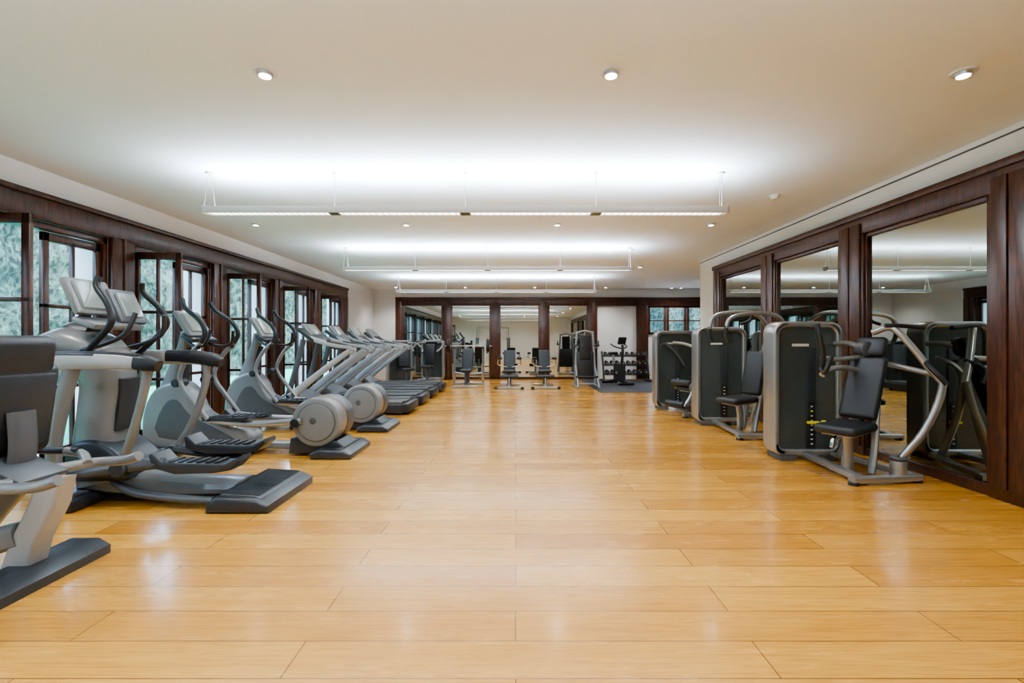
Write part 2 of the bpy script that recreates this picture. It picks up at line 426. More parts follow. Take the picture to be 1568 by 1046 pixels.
t.links.new(sk.outputs['Color'],mx.inputs['Color1']); t.links.new(mx.outputs['Color'],bg.inputs['Color']); bg.inputs['Strength'].default_value=3.0

# ------------------------------------------------------------------ treadmills
def treadmill():
    b=B('treadmill')
    b.prism([(-3.95,.05),(-1.95,.03),(-1.86,.06),(-1.86,.15),(-1.92,.19),(-3.7,.22),(-3.95,.22)],-.42,.42,'char',.02)
    b.b2((-3.7,-.27,.2),(-1.93,.27,.222),'dark',.006)
    for sy in (-1,1):
        b.b2((-3.75,sy*.35-.06,.19),(-1.95,sy*.35+.06,.235),'mid',.015)
        b.cyl((-2.0,sy*.33,0),(-2.0,sy*.33,.06),.04,'dark'); b.cyl((-3.8,sy*.33,0),(-3.8,sy*.33,.06),.04,'dark')
    b.b2((-1.97,-.43,.04),(-1.83,.43,.2),'dark',.03)
    b.prism([(-4.16,.08),(-4.18,.2),(-4.02,.36),(-3.85,.38),(-3.6,.27),(-3.58,.2),(-3.8,.08)],-.36,.36,'light',.04,smooth=3)
    for sy in (-1,1):
        b.sweep([(-4.02,sy*.41,.18),(-3.75,sy*.41,.42),(-3.3,sy*.41,.78),(-2.98,sy*.41,1.02),(-2.84,sy*.40,1.12)],[.035,.035,.033,.033,.03],'pale',b=[.075,.065,.055,.05,.045],up=(0,0,1),ex=3)
        b.sweep([(-2.84,sy*.40,1.06),(-2.80,sy*.40,1.12),(-2.88,sy*.40,1.17),(-3.2,sy*.39,1.22),(-3.6,sy*.37,1.34)],[.03,.035,.035,.035,.03],'pale',b=[.03,.035,.035,.04,.045],up=(0,0,1),ex=3)
        b.sweep([(-2.80,sy*.40,1.165),(-2.95,sy*.40,1.21),(-3.25,sy*.39,1.265)],.028,'dark',b=.018,up=(0,0,1))
        b.sweep([(-3.95,sy*.36,.3),(-3.8,sy*.36,.8),(-3.68,sy*.34,1.3)],.03,'mid',b=.05,up=(1,0,0))
    b.box((-3.62,0,1.38),(.36,.84,.07),'char',.03,rot=(0,math.radians(38),0))
    b.box((-3.66,0,1.46),(.30,.56,.05),'light',.02,rot=(0,math.radians(52),0))
    b.box((-3.645,0,1.475),(.22,.40,.05),'screen',.006,rot=(0,math.radians(52),0))
    b.sweep([(-3.3,-.38,1.24),(-3.22,-.2,1.16),(-3.2,0,1.14),(-3.22,.2,1.16),(-3.3,.38,1.24)],.02,'dark')
    return b
tb=treadmill(); t0=tb.finish(origin=(-3,0,0),loc=(-3,8.95,0))
for y in (10.2,11.45,12.7): dup(t0,(-3,y,0))

# ------------------------------------------------------------------ cross trainer with rear drum
def drum_trainer():
    b=B('elliptical_trainer')
    b.prism([(-4.18,.10),(-4.2,.45),(-4.08,.72),(-3.85,.82),(-3.68,.70),(-3.55,.46),(-3.25,.34),(-3.02,.26),(-2.98,.12),(-3.3,.06),(-3.9,.06)],-.15,.15,'light',.05,smooth=4,seg=4)
    b.prism([(-4.0,.2),(-3.95,.55),(-3.8,.62),(-3.65,.45),(-3.3,.26),(-3.2,.16)],-.158,.158,'mid',.006,smooth=3)
    b.b2((-4.2,-.36,0),(-3.98,.36,.08),'dark',.03)
    b.b2((-3.25,-.2,0),(-2.95,.2,.07),'dark',.03)
    b.sweep([(-3.1,0,.12),(-2.7,0,.085),(-2.2,0,.085)],[.1,.07,.07],'light',b=.045,up=(0,0,1),ex=3)
    b.sweep([(-3.95,0,.7),(-3.9,0,.95),(-3.82,0,1.2),(-3.78,0,1.38)],[.1,.075,.07,.09],'light',b=[.13,.08,.06,.05],up=(1,0,0),ex=2.6)
    b.sweep([(-3.80,0,.75),(-3.79,0,1.0),(-3.74,0,1.2)],.04,'char',b=.03,up=(1,0,0))
    b.box((-3.72,0,1.47),(.34,.42,.06),'light',.03,rot=(0,math.radians(58),0))
    b.box((-3.695,0,1.485),(.24,.30,.05),'screen',.006,rot=(0,math.radians(58),0))
    b.box((-3.64,0,1.31),(.16,.46,.05),'char',.02,rot=(0,math.radians(25),0))
    for sy in (-1,1):
        b.sweep([(-3.72,sy*.12,1.28),(-3.55,sy*.22,1.22),(-3.42,sy*.25,1.25),(-3.38,sy*.22,1.4)],.018,'dark')
        b.sweep([(-3.36,sy*.30,.42),(-3.52,sy*.31,.62),(-3.66,sy*.31,.85),(-3.58,sy*.32,1.08),(-3.42,sy*.32,1.26)],.026,'light')
        b.sweep([(-3.46,sy*.32,1.20),(-3.38,sy*.32,1.36),(-3.44,sy*.31,1.5),(-3.62,sy*.28,1.64),(-3.68,sy*.24,1.74)],.025,'dark')
        b.cyl((-3.7,sy*.16,.82),(-3.7,sy*.34,.82),.045,'char',bev=.01)
        b.sweep([(-3.36,sy*.25,.40),(-2.9,sy*.24,.36),(-2.35,sy*.27,.40 if sy<0 else .34)],.03,'steel',b=.035)
        b.cyl((-2.42,sy*.22,.38),(-2.42,sy*.30,.38),.05,'char',bev=.01)
        z=.40 if sy<0 else .36
        b.prism([(-3.42,z+.0),(-3.45,z+.10),(-3.42,z+.11),(-3.36,z+.05),(-2.98,z+.04),(-2.93,z+.06),(-2.92,z+.02),(-3.0,z)],sy*.22-.085,sy*.22+.085,'char',.008)
        for k in range(5): b.b2((-3.32+.07*k,sy*.22-.07,z+.045),(-3.29+.07*k,sy*.22+.07,z+.055),'dark',.003)
    # flat-faced cylindrical flywheel housing: side discs, recessed groove, wide rim band
    b.cyl((-2.2,-.25,.38),(-2.2,-.02,.38),.272,'light',seg=64,bev=.025)
    b.cyl((-2.2,-.01,.38),(-2.2,.25,.38),.272,'mid',seg=64,bev=.025)
    b.cyl((-2.2,-.03,.38),(-2.2,.0,.38),.265,'dark',seg=64)
    b.cyl((-2.2,-.062,.38),(-2.2,-.052,.38),.2745,'orange',seg=64)
    b.cyl((-2.2,-.256,.38),(-2.2,-.24,.38),.215,'mid',seg=56,bev=.003)
    b.cyl((-2.2,-.262,.38),(-2.2,-.24,.38),.205,'light',seg=56,bev=.006)
    b.cyl((-2.2,.24,.38),(-2.2,.262,.38),.205,'light',seg=56,bev=.006)
    b.cyl((-2.23,-.27,.40),(-2.23,-.25,.40),.035,'mid',seg=24,bev=.004)
    b.prism([(-2.52,.03),(-2.5,.2),(-2.4,.22),(-2.2,.16),(-1.98,.17),(-1.9,.10),(-1.9,.03)],-.22,.22,'char',.02)
    b.prism([(-2.22,0),(-2.23,.06),(-2.14,.1),(-1.86,.095),(-1.78,.05),(-1.78,0)],-.38,.38,'char',.025)
    b.b2((-2.1,-.34,.09),(-1.88,.34,.104),'dark',.006)
    return b
db=drum_trainer(); d0=db.finish(origin=(-3,0,0),loc=(-3,5.72,0)); dup(d0,(-3,7.3,0))

# ------------------------------------------------------------------ near stride trainer
def stride():
    b=B('elliptical_cross_trainer')
    b.b2((-3.62,-.42,0),(-3.28,.42,.09),'char',.035)
    b.b2((-3.55,-.36,.08),(-3.35,.36,.11),'mid',.012)
    b.prism([(-2.30,0),(-2.30,.07),(-2.22,.125),(-1.92,.105),(-1.83,.06),(-1.83,0)],-.42,.42,'char',.03)
    b.prism([(-2.22,.118),(-2.20,.135),(-1.95,.118),(-1.9,.1)],-.37,.37,'mid',.003)
    for k in range(26):
        y=-.35+.028*k; b.box((-2.07,y,.128),(.29,.009,.008),'char',.002,rot=(0,math.radians(3.2),0))
    b.sweep([(-3.42,0,.22),(-3.1,0,.14),(-2.7,0,.105),(-2.22,0,.105)],[.2,.17,.13,.17],'light',b=[.15,.10,.075,.05],up=(0,0,1),ex=3)
    b.prism([(-3.4,.01),(-3.4,.06),(-2.2,.05),(-2.2,.01)],-.12,.12,'dark',.01)
    for sy in (-1,1):
        b.sweep([(-3.25,sy*.12,.2),(-3.0,sy*.2,.1),(-2.6,sy*.27,.07),(-2.3,sy*.3,.06)],.035,'mid',b=.03)
    b.sweep([(-3.32,0,.15),(-3.38,0,.4),(-3.36,0,.7),(-3.34,0,.95),(-3.42,0,1.15)],[.2,.19,.18,.17,.17],'light',b=[.2,.17,.16,.17,.2],up=(1,0,0),ex=3,seg=20)
    b.prism([(-3.24,.55),(-3.22,.72),(-3.185,.98),(-3.155,.97),(-3.175,.72),(-3.195,.56)],-.1,.1,'char',.008)
    b.prism([(-3.5,.2),(-3.2,.18),(-3.02,.2),(-3.1,.38),(-3.3,.5),(-3.5,.45)],-.22,.22,'char',.04,smooth=3)
    b.sweep([(-3.98,0,1.08),(-3.82,0,1.2),(-3.6,0,1.26),(-3.4,0,1.2),(-3.28,0,1.1)],[.12,.21,.25,.22,.15],'light',b=[.06,.11,.14,.12,.06],up=(0,0,1),ex=2.4,seg=20)
    b.sweep([(-3.75,0,1.30),(-3.6,0,1.37),(-3.45,0,1.36)],[.1,.13,.1],'mid',b=[.05,.07,.05],up=(0,0,1))
    b.sweep([(-3.58,0,1.3),(-3.55,0,1.45),(-3.5,0,1.6)],.05,'char',b=.035,up=(1,0,0))
    b.box((-3.44,-.06,1.63),(.32,.42,.055),'light',.03,rot=(0,math.radians(66),0))
    b.box((-3.418,-.06,1.64),(.23,.31,.05),'screen',.006,rot=(0,math.radians(66),0))
    b.box((-3.36,.20,1.57),(.32,.30,.05),'mid',.03,rot=(0,math.radians(66),math.radians(0)))
    b.box((-3.338,.20,1.58),(.22,.20,.05),'screen',.006,rot=(0,math.radians(66),0))
    b.box((-3.34,0,1.42),(.2,.5,.05),'light',.02,rot=(0,math.radians(20),0))
    for sy in (-1,1):
        b.sweep([(-4.0,sy*.3,1.02),(-3.75,sy*.36,1.10),(-3.4,sy*.39,1.13),(-3.0,sy*.39,1.13),(-2.75,sy*.38,1.11)],[.04,.05,.055,.055,.05],'pale',b=[.05,.065,.07,.06,.05],up=(0,0,1),ex=3.4,seg=16)
        if sy>0:
            b.sweep([(-3.12,sy*.39,1.14),(-2.9,sy*.39,1.135),(-2.72,sy*.38,1.11),(-2.64,sy*.38,1.08)],[.058,.064,.060,.04],'dark',b=[.060,.062,.06,.04],up=(0,0,1),ex=3.2,seg=16)
        else:
            b.sweep([(-2.82,sy*.382,1.12),(-2.74,sy*.38,1.11),(-2.66,sy*.38,1.09)],[.056,.058,.042],'dark',b=[.056,.056,.042],up=(0,0,1),ex=3.2,seg=16)
            b.sweep([(-3.4,sy*.39,1.185),(-3.1,sy*.39,1.185),(-2.80,sy*.38,1.165)],.045,'char',b=.018,up=(0,0,1),ex=3)
        b.sweep([(-3.9,sy*.39,1.08),(-3.5,sy*.425,1.17),(-3.1,sy*.43,1.175)],.015,'char',b=.012)
        b.sweep([(-3.30,sy*.38,1.1),(-3.36,sy*.39,.85),(-3.44,sy*.38,.5),(-3.45,sy*.36,.08)],[.05,.045,.04,.05],'light',b=.05,up=(1,0,0),ex=2.6)
        b.sweep([(-2.76,sy*.37,1.08),(-2.78,sy*.37,.9),(-2.86,sy*.36,.62),(-2.95,sy*.33,.42),(-3.02,sy*.3,.32)],.03,'light',b=.032)
        b.cyl((-3.0,sy*.22,.31),(-3.0,sy*.36,.31),.06,'char',bev=.012)
        b.sweep([(-3.4,sy*.3,.25),(-3.0,sy*.29,.31),(-2.7,sy*.26,.34)],.035,'mid',b=.04)
        b.sweep([(-2.95,sy*.2,.34),(-2.65,sy*.2,.30),(-2.35,sy*.2,.28)],.04,'char',b=.025,up=(0,0,1))
        z=.29 if sy<0 else .35
        b.prism([(-2.78,z+.02),(-2.80,z+.12),(-2.77,z+.13),(-2.70,z+.06),(-2.22,z+.05),(-2.12,z+.10),(-2.11,z+.07),(-2.18,z),(-2.3,z-.02),(-2.6,z-.03)],sy*.2-.1,sy*.2+.1,'char',.012)
        for k in range(6): b.b2((-2.66+.07*k,sy*.2-.08,z+.052),(-2.63+.07*k,sy*.2+.08,z+.066),'dark',.003)
        b.sweep([(-3.36,sy*.26,1.12),(-3.2,sy*.29,1.28),(-3.08,sy*.3,1.42),(-3.12,sy*.28,1.56),(-3.24,sy*.24,1.70),(-3.24,sy*.22,1.78)],.024,'dark')
        b.sweep([(-3.42,sy*.2,1.2),(-3.2,sy*.2,1.26),(-3.05,sy*.2,1.34),(-3.0,sy*.16,1.5)],.018,'char')
    return b
sb=stride(); sb.finish(origin=(-3,0,0),loc=(-3,4.08,0))

# ------------------------------------------------------------------ recumbent bike
b=B('recumbent_exercise_bike')
b.prism([(-2.74,0),(-2.74,.05),(-2.68,.09),(-2.52,.09),(-2.45,.05),(-2.45,0)],-.36,.34,'char',.025)
b.prism([(-2.74,.05),(-2.68,.22),(-2.58,.42),(-2.54,.54),(-2.41,.55),(-2.44,.40),(-2.54,.20),(-2.58,.05)],-.06,.06,'pale',.02)
b.sweep([(-4.1,0,.14),(-3.6,0,.13),(-3.0,0,.16),(-2.65,0,.24)],[.12,.1,.09,.07],'light',b=[.1,.08,.07,.07],up=(0,0,1),ex=3)
b.b2((-4.2,-.34,0),(-4.0,.34,.09),'char',.03)
b.sweep([(-2.95,0,.22),(-2.85,0,.35),(-2.72,0,.5)],.1,'light',b=.07)
b.sweep([(-3.3,0,.46),(-2.9,0,.48),(-2.5,0,.5)],.07,'mid',b=.035,up=(0,0,1))
b.box((-3.12,0,.54),(.46,.46,.10),'pad',.045,rot=(0,math.radians(4),0),seg=4)
b.box((-2.76,0,.90),(.13,.50,.52),'pad',.055,rot=(0,math.radians(8),0),seg=4)
b.box((-2.71,0,1.19),(.11,.42,.24),'pad',.05,rot=(0,math.radians(8),0),seg=4)
b.box((-2.69,0,.90),(.03,.40,.40),'char',.014,rot=(0,math.radians(8),0))
b.sweep([(-2.70,0,.5),(-2.66,0,.7),(-2.67,0,.9)],.08,'mid',b=.03,up=(1,0,0))
b.box((-2.62,-.04,.60),(.26,.28,.03),'mid',.01,rot=(0,math.radians(22),0))
for sy in (-1,1):
    b.sweep([(-2.6,sy*.1,.56),(-2.5,sy*.26,.56),(-2.33,sy*.27,.57),(-2.23,sy*.26,.60)],[.03,.03,.03,.032],'light',b=.028)
    b.sweep([(-2.62,sy*.3,.62),(-2.9,sy*.32,.62),(-3.15,sy*.32,.66)],.022,'dark')
    b.sweep([(-2.5,sy*.22,.56),(-2.6,sy*.3,.6),(-2.7,sy*.3,.62)],.026,'light')
b.prism([(-4.15,.1),(-4.2,.5),(-4.08,.75),(-3.85,.72),(-3.65,.45),(-3.5,.2),(-3.6,.1)],-.15,.15,'light',.05,smooth=4)
for sy in (-1,1):
    b.sweep([(-3.85,0,.42),(-3.85,sy*.2,.42),(-3.72,sy*.21,.40+.12*sy)],.02,'steel'); b.box((-3.72,sy*.28,.40+.12*sy),(.1,.12,.04),'dark',.01)
b.sweep([(-4.05,0,.7),(-4.0,0,1.0),(-3.9,0,1.15)],.06,'light',b=.04)
b.box((-3.9,0,1.25),(.3,.4,.05),'pale',.025,rot=(0,math.radians(65),0)); b.box((-3.88,0,1.26),(.2,.3,.045),'screen',.006,rot=(0,math.radians(65),0))
b.finish(origin=(-3,0,0),loc=(-3,2.68,0))

# ------------------------------------------------------------------ weight machines right
def tower(b,x0=2.74,x1=3.50,y0=0,y1=.25,zt=1.49):
    o=rrect(x0,.05,x1,zt,.13,rb=.10); i=rrect(x0+.065,.12,x1-.065,zt-.065,.085,rb=.06)
    b.ring(o,i,y0,y1,'steel')
    b.prism(rrect(x0+.055,.11,x1-.055,zt-.055,.09,rb=.06),y0+.035,y1-.035,'panel',0)
    xm=(x0+x1)/2+.04
    b.b2((xm-.05,y0+.022,.12),(xm+.05,y0+.04,1.2),'char',.004)
    b.b2((xm-.03,y0+.015,.14),(xm+.03,y0+.03,.62),'dark',.002)
    for k in range(9): b.b2((xm-.012,y0+.010,.17+.05*k),(xm+.012,y0+.018,.185+.05*k),'yellow' if k==7 else 'white',0)
    b.b2((xm-.2,y0+.028,1.22),(xm-.02,y0+.04,1.25),'white',.001)
    b.box((xm,y0-.01,.41),(.13,.03,.03),'yellow',.008)
    b.b2((x0+.06,y0-.02,0),(x0+.24,y1+.02,.06),'mid',.01); b.b2((x1-.24,y0-.02,0),(x1-.06,y1+.02,.06),'mid',.01)
def seatpads(b,cx,cy,yaw,back=True,head=True,tilt=20):
    R=Matrix.Translation((cx,cy,0))@Matrix.Rotation(yaw,4,'Z')
    def bx(c,d,mk,bev,ry=0):
        p=R@Vector(c); 
        bm=bmesh.new(); bmesh.ops.create_cube(bm,size=1); bmesh.ops.scale(bm,vec=d,verts=bm.verts)
        bmesh.ops.bevel(bm,geom=bm.edges[:],offset=min(bev,min(d)*.49),segments=4,profile=.5,affect='EDGES')
        bmesh.ops.transform(bm,matrix=Matrix.Translation(p)@Matrix.Rotation(yaw,4,'Z')@Matrix.Rotation(math.radians(ry),4,'Y'),verts=bm.verts)
        b.addbm(bm,mk)
    bx((-.10,0,.47),(.42,.38,.085),'pad',.04,-4)
    bx((-.10,0,.425),(.30,.28,.03),'steel',.01,-4)
    bx((.20,0,.83),(.08,.33,.62),'pad',.035,tilt)
    if head: bx((.345,0,1.22),(.09,.27,.20),'pad',.04,tilt)
    bx((.25,0,.80),(.03,.10,.5),'mid',.01,tilt)
    return R
def pts(R,l): return [tuple(R@Vector(p)) for p in l]

def press_machine():
    b=B('chest_press_machine'); tower(b,2.76,3.50,0,.25)
    b.sweep([(3.10,.02,.07),(3.10,-.3,.06),(3.08,-.85,.05)],.045,'steel',b=.03,up=(0,0,1),ex=4,sm=2)
    b.sweep([(2.98,-.90,.045),(3.3,-.86,.045),(3.66,-.80,.045)],.045,'steel',b=.03,up=(0,0,1),ex=4,sm=2)
    b.sweep([(3.62,-.80,.05),(3.55,-.4,.06),(3.4,.02,.07)],.04,'steel',b=.03,up=(0,0,1),ex=4,sm=2)
    for x,y in ((3.0,-.9),(3.64,-.8)): b.cyl((x,y,0),(x,y,.03),.045,'dark')
    R=seatpads(b,3.18,-.60,math.radians(28))
    b.sweep(pts(R,[(-.05,0,.05),(-.05,0,.25),(-.08,0,.42)]),.045,'steel',b=.03)
    b.sweep(pts(R,[(-.32,0,.30),(-.28,0,.38),(-.1,0,.40),(.12,0,.42),(.27,0,.62)]),.022,'chrome')
    b.sweep(pts(R,[(.10,-.12,.04),(.16,-.12,.3),(.28,-.08,.75),(.38,-.06,1.1)]),.03,'steel',b=.04)
    b.sweep(pts(R,[(.10,.12,.04),(.16,.12,.3),(.28,.08,.75),(.38,.06,1.1)]),.03,'steel',b=.04)
    b.cyl((2.94,-.55,.50),(3.0,-.5,.49),.02,'yellow')
    b.sweep([(3.45,-.50,1.36),(3.55,-.62,1.40),(3.66,-.72,1.22),(3.76,-.80,1.02),(3.83,-.85,.90)],.032,'steel',b=.03)
    b.sweep([(3.83,-.86,.92),(3.78,-.86,.72),(3.66,-.84,.45),(3.50,-.80,.22)],.034,'steel',b=.03)
    b.sweep([(3.74,-.76,1.10),(3.70,-.9,1.02),(3.78,-.95,.9)],.022,'dark')
    b.cyl((3.47,-.80,.05),(3.47,-.80,.20),.065,'steel',bev=.015); b.cyl((3.47,-.80,.2),(3.47,-.80,.23),.07,'mid',bev=.01)
    b.sweep([(3.80,-.83,.97),(3.62,-.5,1.05),(3.45,-.1,1.1)],.025,'steel')
    b.sweep([(3.48,-.62,1.425),(3.62,-.66,1.42),(3.80,-.68,1.40)],.02,'dark')
    b.sweep([(3.42,-.42,.98),(3.2,-.45,1.02),(3.02,-.5,1.0),(2.95,-.52,.95)],.03,'steel',b=.028)
    b.sweep([(3.40,-.40,1.12),(3.15,-.43,1.10),(2.96,-.5,1.12)],.025,'steel')
    b.sweep([(2.90,-.52,1.44),(2.92,-.54,1.3),(2.96,-.52,1.15),(2.95,-.5,1.0)],.026,'dark')
    b.sweep([(2.95,-.5,1.02),(2.93,-.6,.98),(2.97,-.64,1.14)],.02,'dark')
    b.sweep([(3.42,-.42,1.2),(3.44,-.2,1.25),(3.45,.05,1.25)],.04,'steel',b=.03)
    b.sweep([(3.44,-.42,1.25),(3.44,-.40,.9),(3.42,-.3,.5),(3.40,-.1,.08)],.04,'steel',b=.03)
    b.cyl((3.44,-.47,1.2),(3.44,-.35,1.2),.075,'mid',bev=.015)
    return b
pm=press_machine(); pm.finish(origin=(3.2,0,0),loc=(3.2,5.30,0))

def pulldown():
    b=B('shoulder_press_machine'); tower(b,2.74,3.50,0,.25)
    b.sweep([(3.0,.02,.07),(2.98,-.5,.06),(2.96,-1.05,.05)],.045,'steel',b=.03,up=(0,0,1),ex=4,sm=2)
    b.sweep([(2.86,-1.08,.045),(3.3,-1.05,.045),(3.66,-1.0,.045)],.045,'steel',b=.03,up=(0,0,1),ex=4,sm=2)
    for x,y in ((2.9,-1.08),(3.64,-1.0)): b.cyl((x,y,0),(x,y,.03),.045,'dark')
    R=seatpads(b,3.15,-.62,math.radians(20),head=False,tilt=12)
    b.sweep(pts(R,[(-.05,0,.05),(-.05,0,.25),(-.08,0,.42)]),.045,'steel',b=.03)
    b.sweep(pts(R,[(.10,-.1,.04),(.2,-.1,.5),(.3,-.06,.98)]),.03,'steel',b=.04)
    b.sweep(pts(R,[(.10,.1,.04),(.2,.1,.5),(.3,.06,.98)]),.03,'steel',b=.04)
    for sy,zz in ((-1,0),(1,.05)):
        yy=-.62+sy*.28
        b.sweep([(3.62,yy*.6,1.05),(3.66,yy*.8,1.45),(3.45,yy,1.62+zz),(3.1,yy,1.64+zz),(2.86,yy,1.58+zz),(2.80,yy,1.45)],.028,'steel')
        b.sweep([(2.80,yy,1.48),(2.80,yy,1.36),(2.84,yy,1.26)],.026,'dark')
        b.sweep([(3.15,yy,1.64+zz),(3.12,yy+.02,1.55),(3.0,yy+.02,1.5)],.02,'dark')
        b.cyl((3.62,yy*.6-.05,1.05),(3.62,yy*.6+.05,1.05),.08,'mid',bev=.015)
    b.sweep([(3.45,-.9,1.62),(3.47,-.6,1.66),(3.45,-.34,1.66)],.02,'steel')
    b.sweep([(3.60,-.35,1.05),(3.58,-.3,.6),(3.5,-.15,.08)],.045,'steel',b=.035)
    return b
pd=pulldown(); pd.finish(origin=(3.2,0,0),loc=(3.2,7.50,0))

def legcurl():
    b=B('leg_extension_machine'); tower(b,2.60,3.36,0,.25,1.47)
    b.sweep([(2.95,.02,.07),(2.93,-.5,.06),(2.9,-.95,.05)],.045,'steel',b=.03,up=(0,0,1),ex=4,sm=2)
    b.sweep([(2.78,-.98,.045),(3.1,-.96,.045),(3.5,-.92,.045)],.045,'steel',b=.03,up=(0,0,1),ex=4,sm=2)
    for x,y in ((2.82,-.98),(3.48,-.92)): b.cyl((x,y,0),(x,y,.03),.045,'dark')
    R=seatpads(b,3.15,-.55,math.radians(24),head=False,tilt=22)
    b.sweep(pts(R,[(-.05,0,.05),(-.05,0,.25),(-.08,0,.42)]),.05,'steel',b=.04)
    b.sweep(pts(R,[(.10,0,.04),(.22,0,.5),(.36,0,.98)]),.05,'steel',b=.04)
    b.sweep(pts(R,[(-.26,-.24,.5),(-.38,-.24,.3),(-.46,-.2,.18)]),.03,'steel')
    b.cyl(tuple(R@Vector((-.46,-.22,.2))),tuple(R@Vector((-.46,.22,.2))),.06,'pad',bev=.02)
    b.cyl(tuple(R@Vector((-.32,-.22,.56))),tuple(R@Vector((-.32,.22,.56))),.055,'pad',bev=.02)
    b.cyl(tuple(R@Vector((-.26,-.30,.5))),tuple(R@Vector((-.26,-.2,.5))),.1,'mid',bev=.02)
    b.sweep([(2.68,-.1,1.2),(2.72,-.3,1.22),(2.85,-.45,1.05),(2.95,-.55,.85)],.022,'dark')
    b.sweep([(2.9,-.1,1.25),(3.05,-.35,1.22),(3.3,-.45,1.1)],.026,'steel')
    return b
lc=legcurl(); lc.finish(origin=(3.0,0,0),loc=(3.0,9.22,0))

# ------------------------------------------------------------------ free weight area
def bench(name,flip=1):
    b=B(name)
    b.sweep([(-.36,-.55,.035),(0,-.55,.035),(.36,-.55,.035)],.04,'steel',b=.03,up=(0,0,1),ex=4,sm=1)
    b.sweep([(-.28,.5,.035),(0,.5,.035),(.28,.5,.035)],.04,'steel',b=.03,up=(0,0,1),ex=4,sm=1)
    b.sweep([(0,-.55,.04),(0,0,.06),(0,.5,.04)],.04,'steel',b=.03,up=(0,0,1),ex=4,sm=1)
    for x in (-.34,.34): b.cyl((x,-.55,0),(x,-.55,.06),.05,'dark')
    b.sweep([(0,-.1,.06),(0,-.08,.28),(0,-.05,.42)],.05,'mid',b=.05)
    b.sweep([(0,.35,.06),(0,.28,.35),(0,.2,.55)],.035,'steel')
    b.box((0,-.2,.46),(.34,.42,.08),'pad',.035,seg=4)
    b.box((0,.18,.74),(.32,.09,.58),'pad',.035,rot=(math.radians(-16),0,0),seg=4)
    b.sweep([(-.30,-.02,.78),(-.3,.06,.62),(0,.1,.55),(.3,.06,.62),(.30,-.02,.78)],.018,'chrome')
    b.box((-.27,-.05,.80),(.14,.16,.07),'pad',.03); b.box((.27,-.05,.80),(.14,.16,.07),'pad',.03)
    b.cyl((-.25,-.42,.32),(.25,-.42,.32),.055,'pad',bev=.015); b.sweep([(0,-.3,.42),(0,-.42,.32),(0,-.5,.06)],.022,'steel')
    return b
bb=bench('adjustable_weight_bench'); be=bb.finish(loc=(-.17,13.7,0)); dup(be,(.80,13.75,0))

def disc(b,x,y,z,r,w,mk='dark'):
    b.cyl((x-w/2,y,z),(x+w/2,y,z),r,mk,seg=30,bev=.008); b.cyl((x-w/2-.004,y,z),(x+w/2+.004,y,z),r*.3,'steel',seg=16)
b=B('bench_press_station')
b.sweep([(-.45,.45,.035),(.45,.45,.035)],.04,'steel',b=.03,up=(0,0,1),ex=4,sm=1)
b.sweep([(-.32,-.7,.035),(.32,-.7,.035)],.04,'steel',b=.03,up=(0,0,1),ex=4,sm=1)
b.sweep([(0,-.7,.04),(0,.45,.04)],.035,'steel',b=.03,up=(0,0,1),ex=4,sm=1)
for sx in (-1,1):
    b.sweep([(sx*.42,.45,.03),(sx*.42,.45,.6),(sx*.42,.42,1.12)],.035,'steel',sm=1)
    b.box((sx*.42,.36,1.08),(.07,.12,.04),'dark',.01)
    b.sweep([(sx*.42,.3,.06),(sx*.42,.1,.3),(sx*.42,.0,.62)],.025,'steel')
    for k,(r,w_) in enumerate(((.22,.04),(.19,.035))): disc(b,sx*(.55+.05*k),.34,1.13,r,w_)
b.cyl((-.68,.34,1.13),(.68,.34,1.13),.014,'chrome')
b.box((0,-.35,.46),(.32,.5,.08),'pad',.035,seg=4); b.box((0,.12,.76),(.32,.09,.62),'pad',.035,rot=(math.radians(-14),0,0),seg=4)
b.sweep([(0,-.4,.05),(0,-.4,.42)],.04,'mid',sm=1); b.sweep([(0,.35,.05),(0,.25,.6)],.035,'mid',sm=1)
b.sweep([(-.4,.42,.35),(0,.4,.3),(.4,.42,.35)],.025,'steel')
b.finish(loc=(-1.38,14.2,0))
b=B('dip_station')
for sx in (-1,1):
    b.sweep([(sx*.28,-.6,.035),(sx*.28,.4,.035)],.04,'steel',b=.03,up=(0,0,1),ex=4,sm=1)
    b.sweep([(sx*.28,.1,.05),(sx*.26,.15,.8),(sx*.22,.2,1.55)],.035,'steel')
    b.sweep([(sx*.26,.12,1.12),(sx*.28,-.2,1.10),(sx*.28,-.45,1.12)],.024,'steel')
    b.box((sx*.28,-.15,1.15),(.12,.36,.06),'pad',.025); b.cyl((sx*.28,-.42,1.12),(sx*.28,-.42,1.28),.018,'dark')
    b.sweep([(sx*.28,-.55,.05),(sx*.27,-.2,.35),(sx*.26,.12,.6)],.026,'steel')
b.sweep([(-.28,.38,.035),(.28,.38,.035)],.04,'steel',sm=1)
b.sweep([(-.3,-.3,.3),(.3,-.3,.3)],.03,'dark',sm=1)
b.box((0,.1,1.1),(.3,.09,.7),'pad',.035,seg=4); b.box((0,.16,.62),(.5,.1,.7),'char',.03)
b.sweep([(-.22,.2,1.5),(0,.2,1.56),(.22,.2,1.5)],.03,'steel')
b.finish(loc=(1.95,13.8,0))
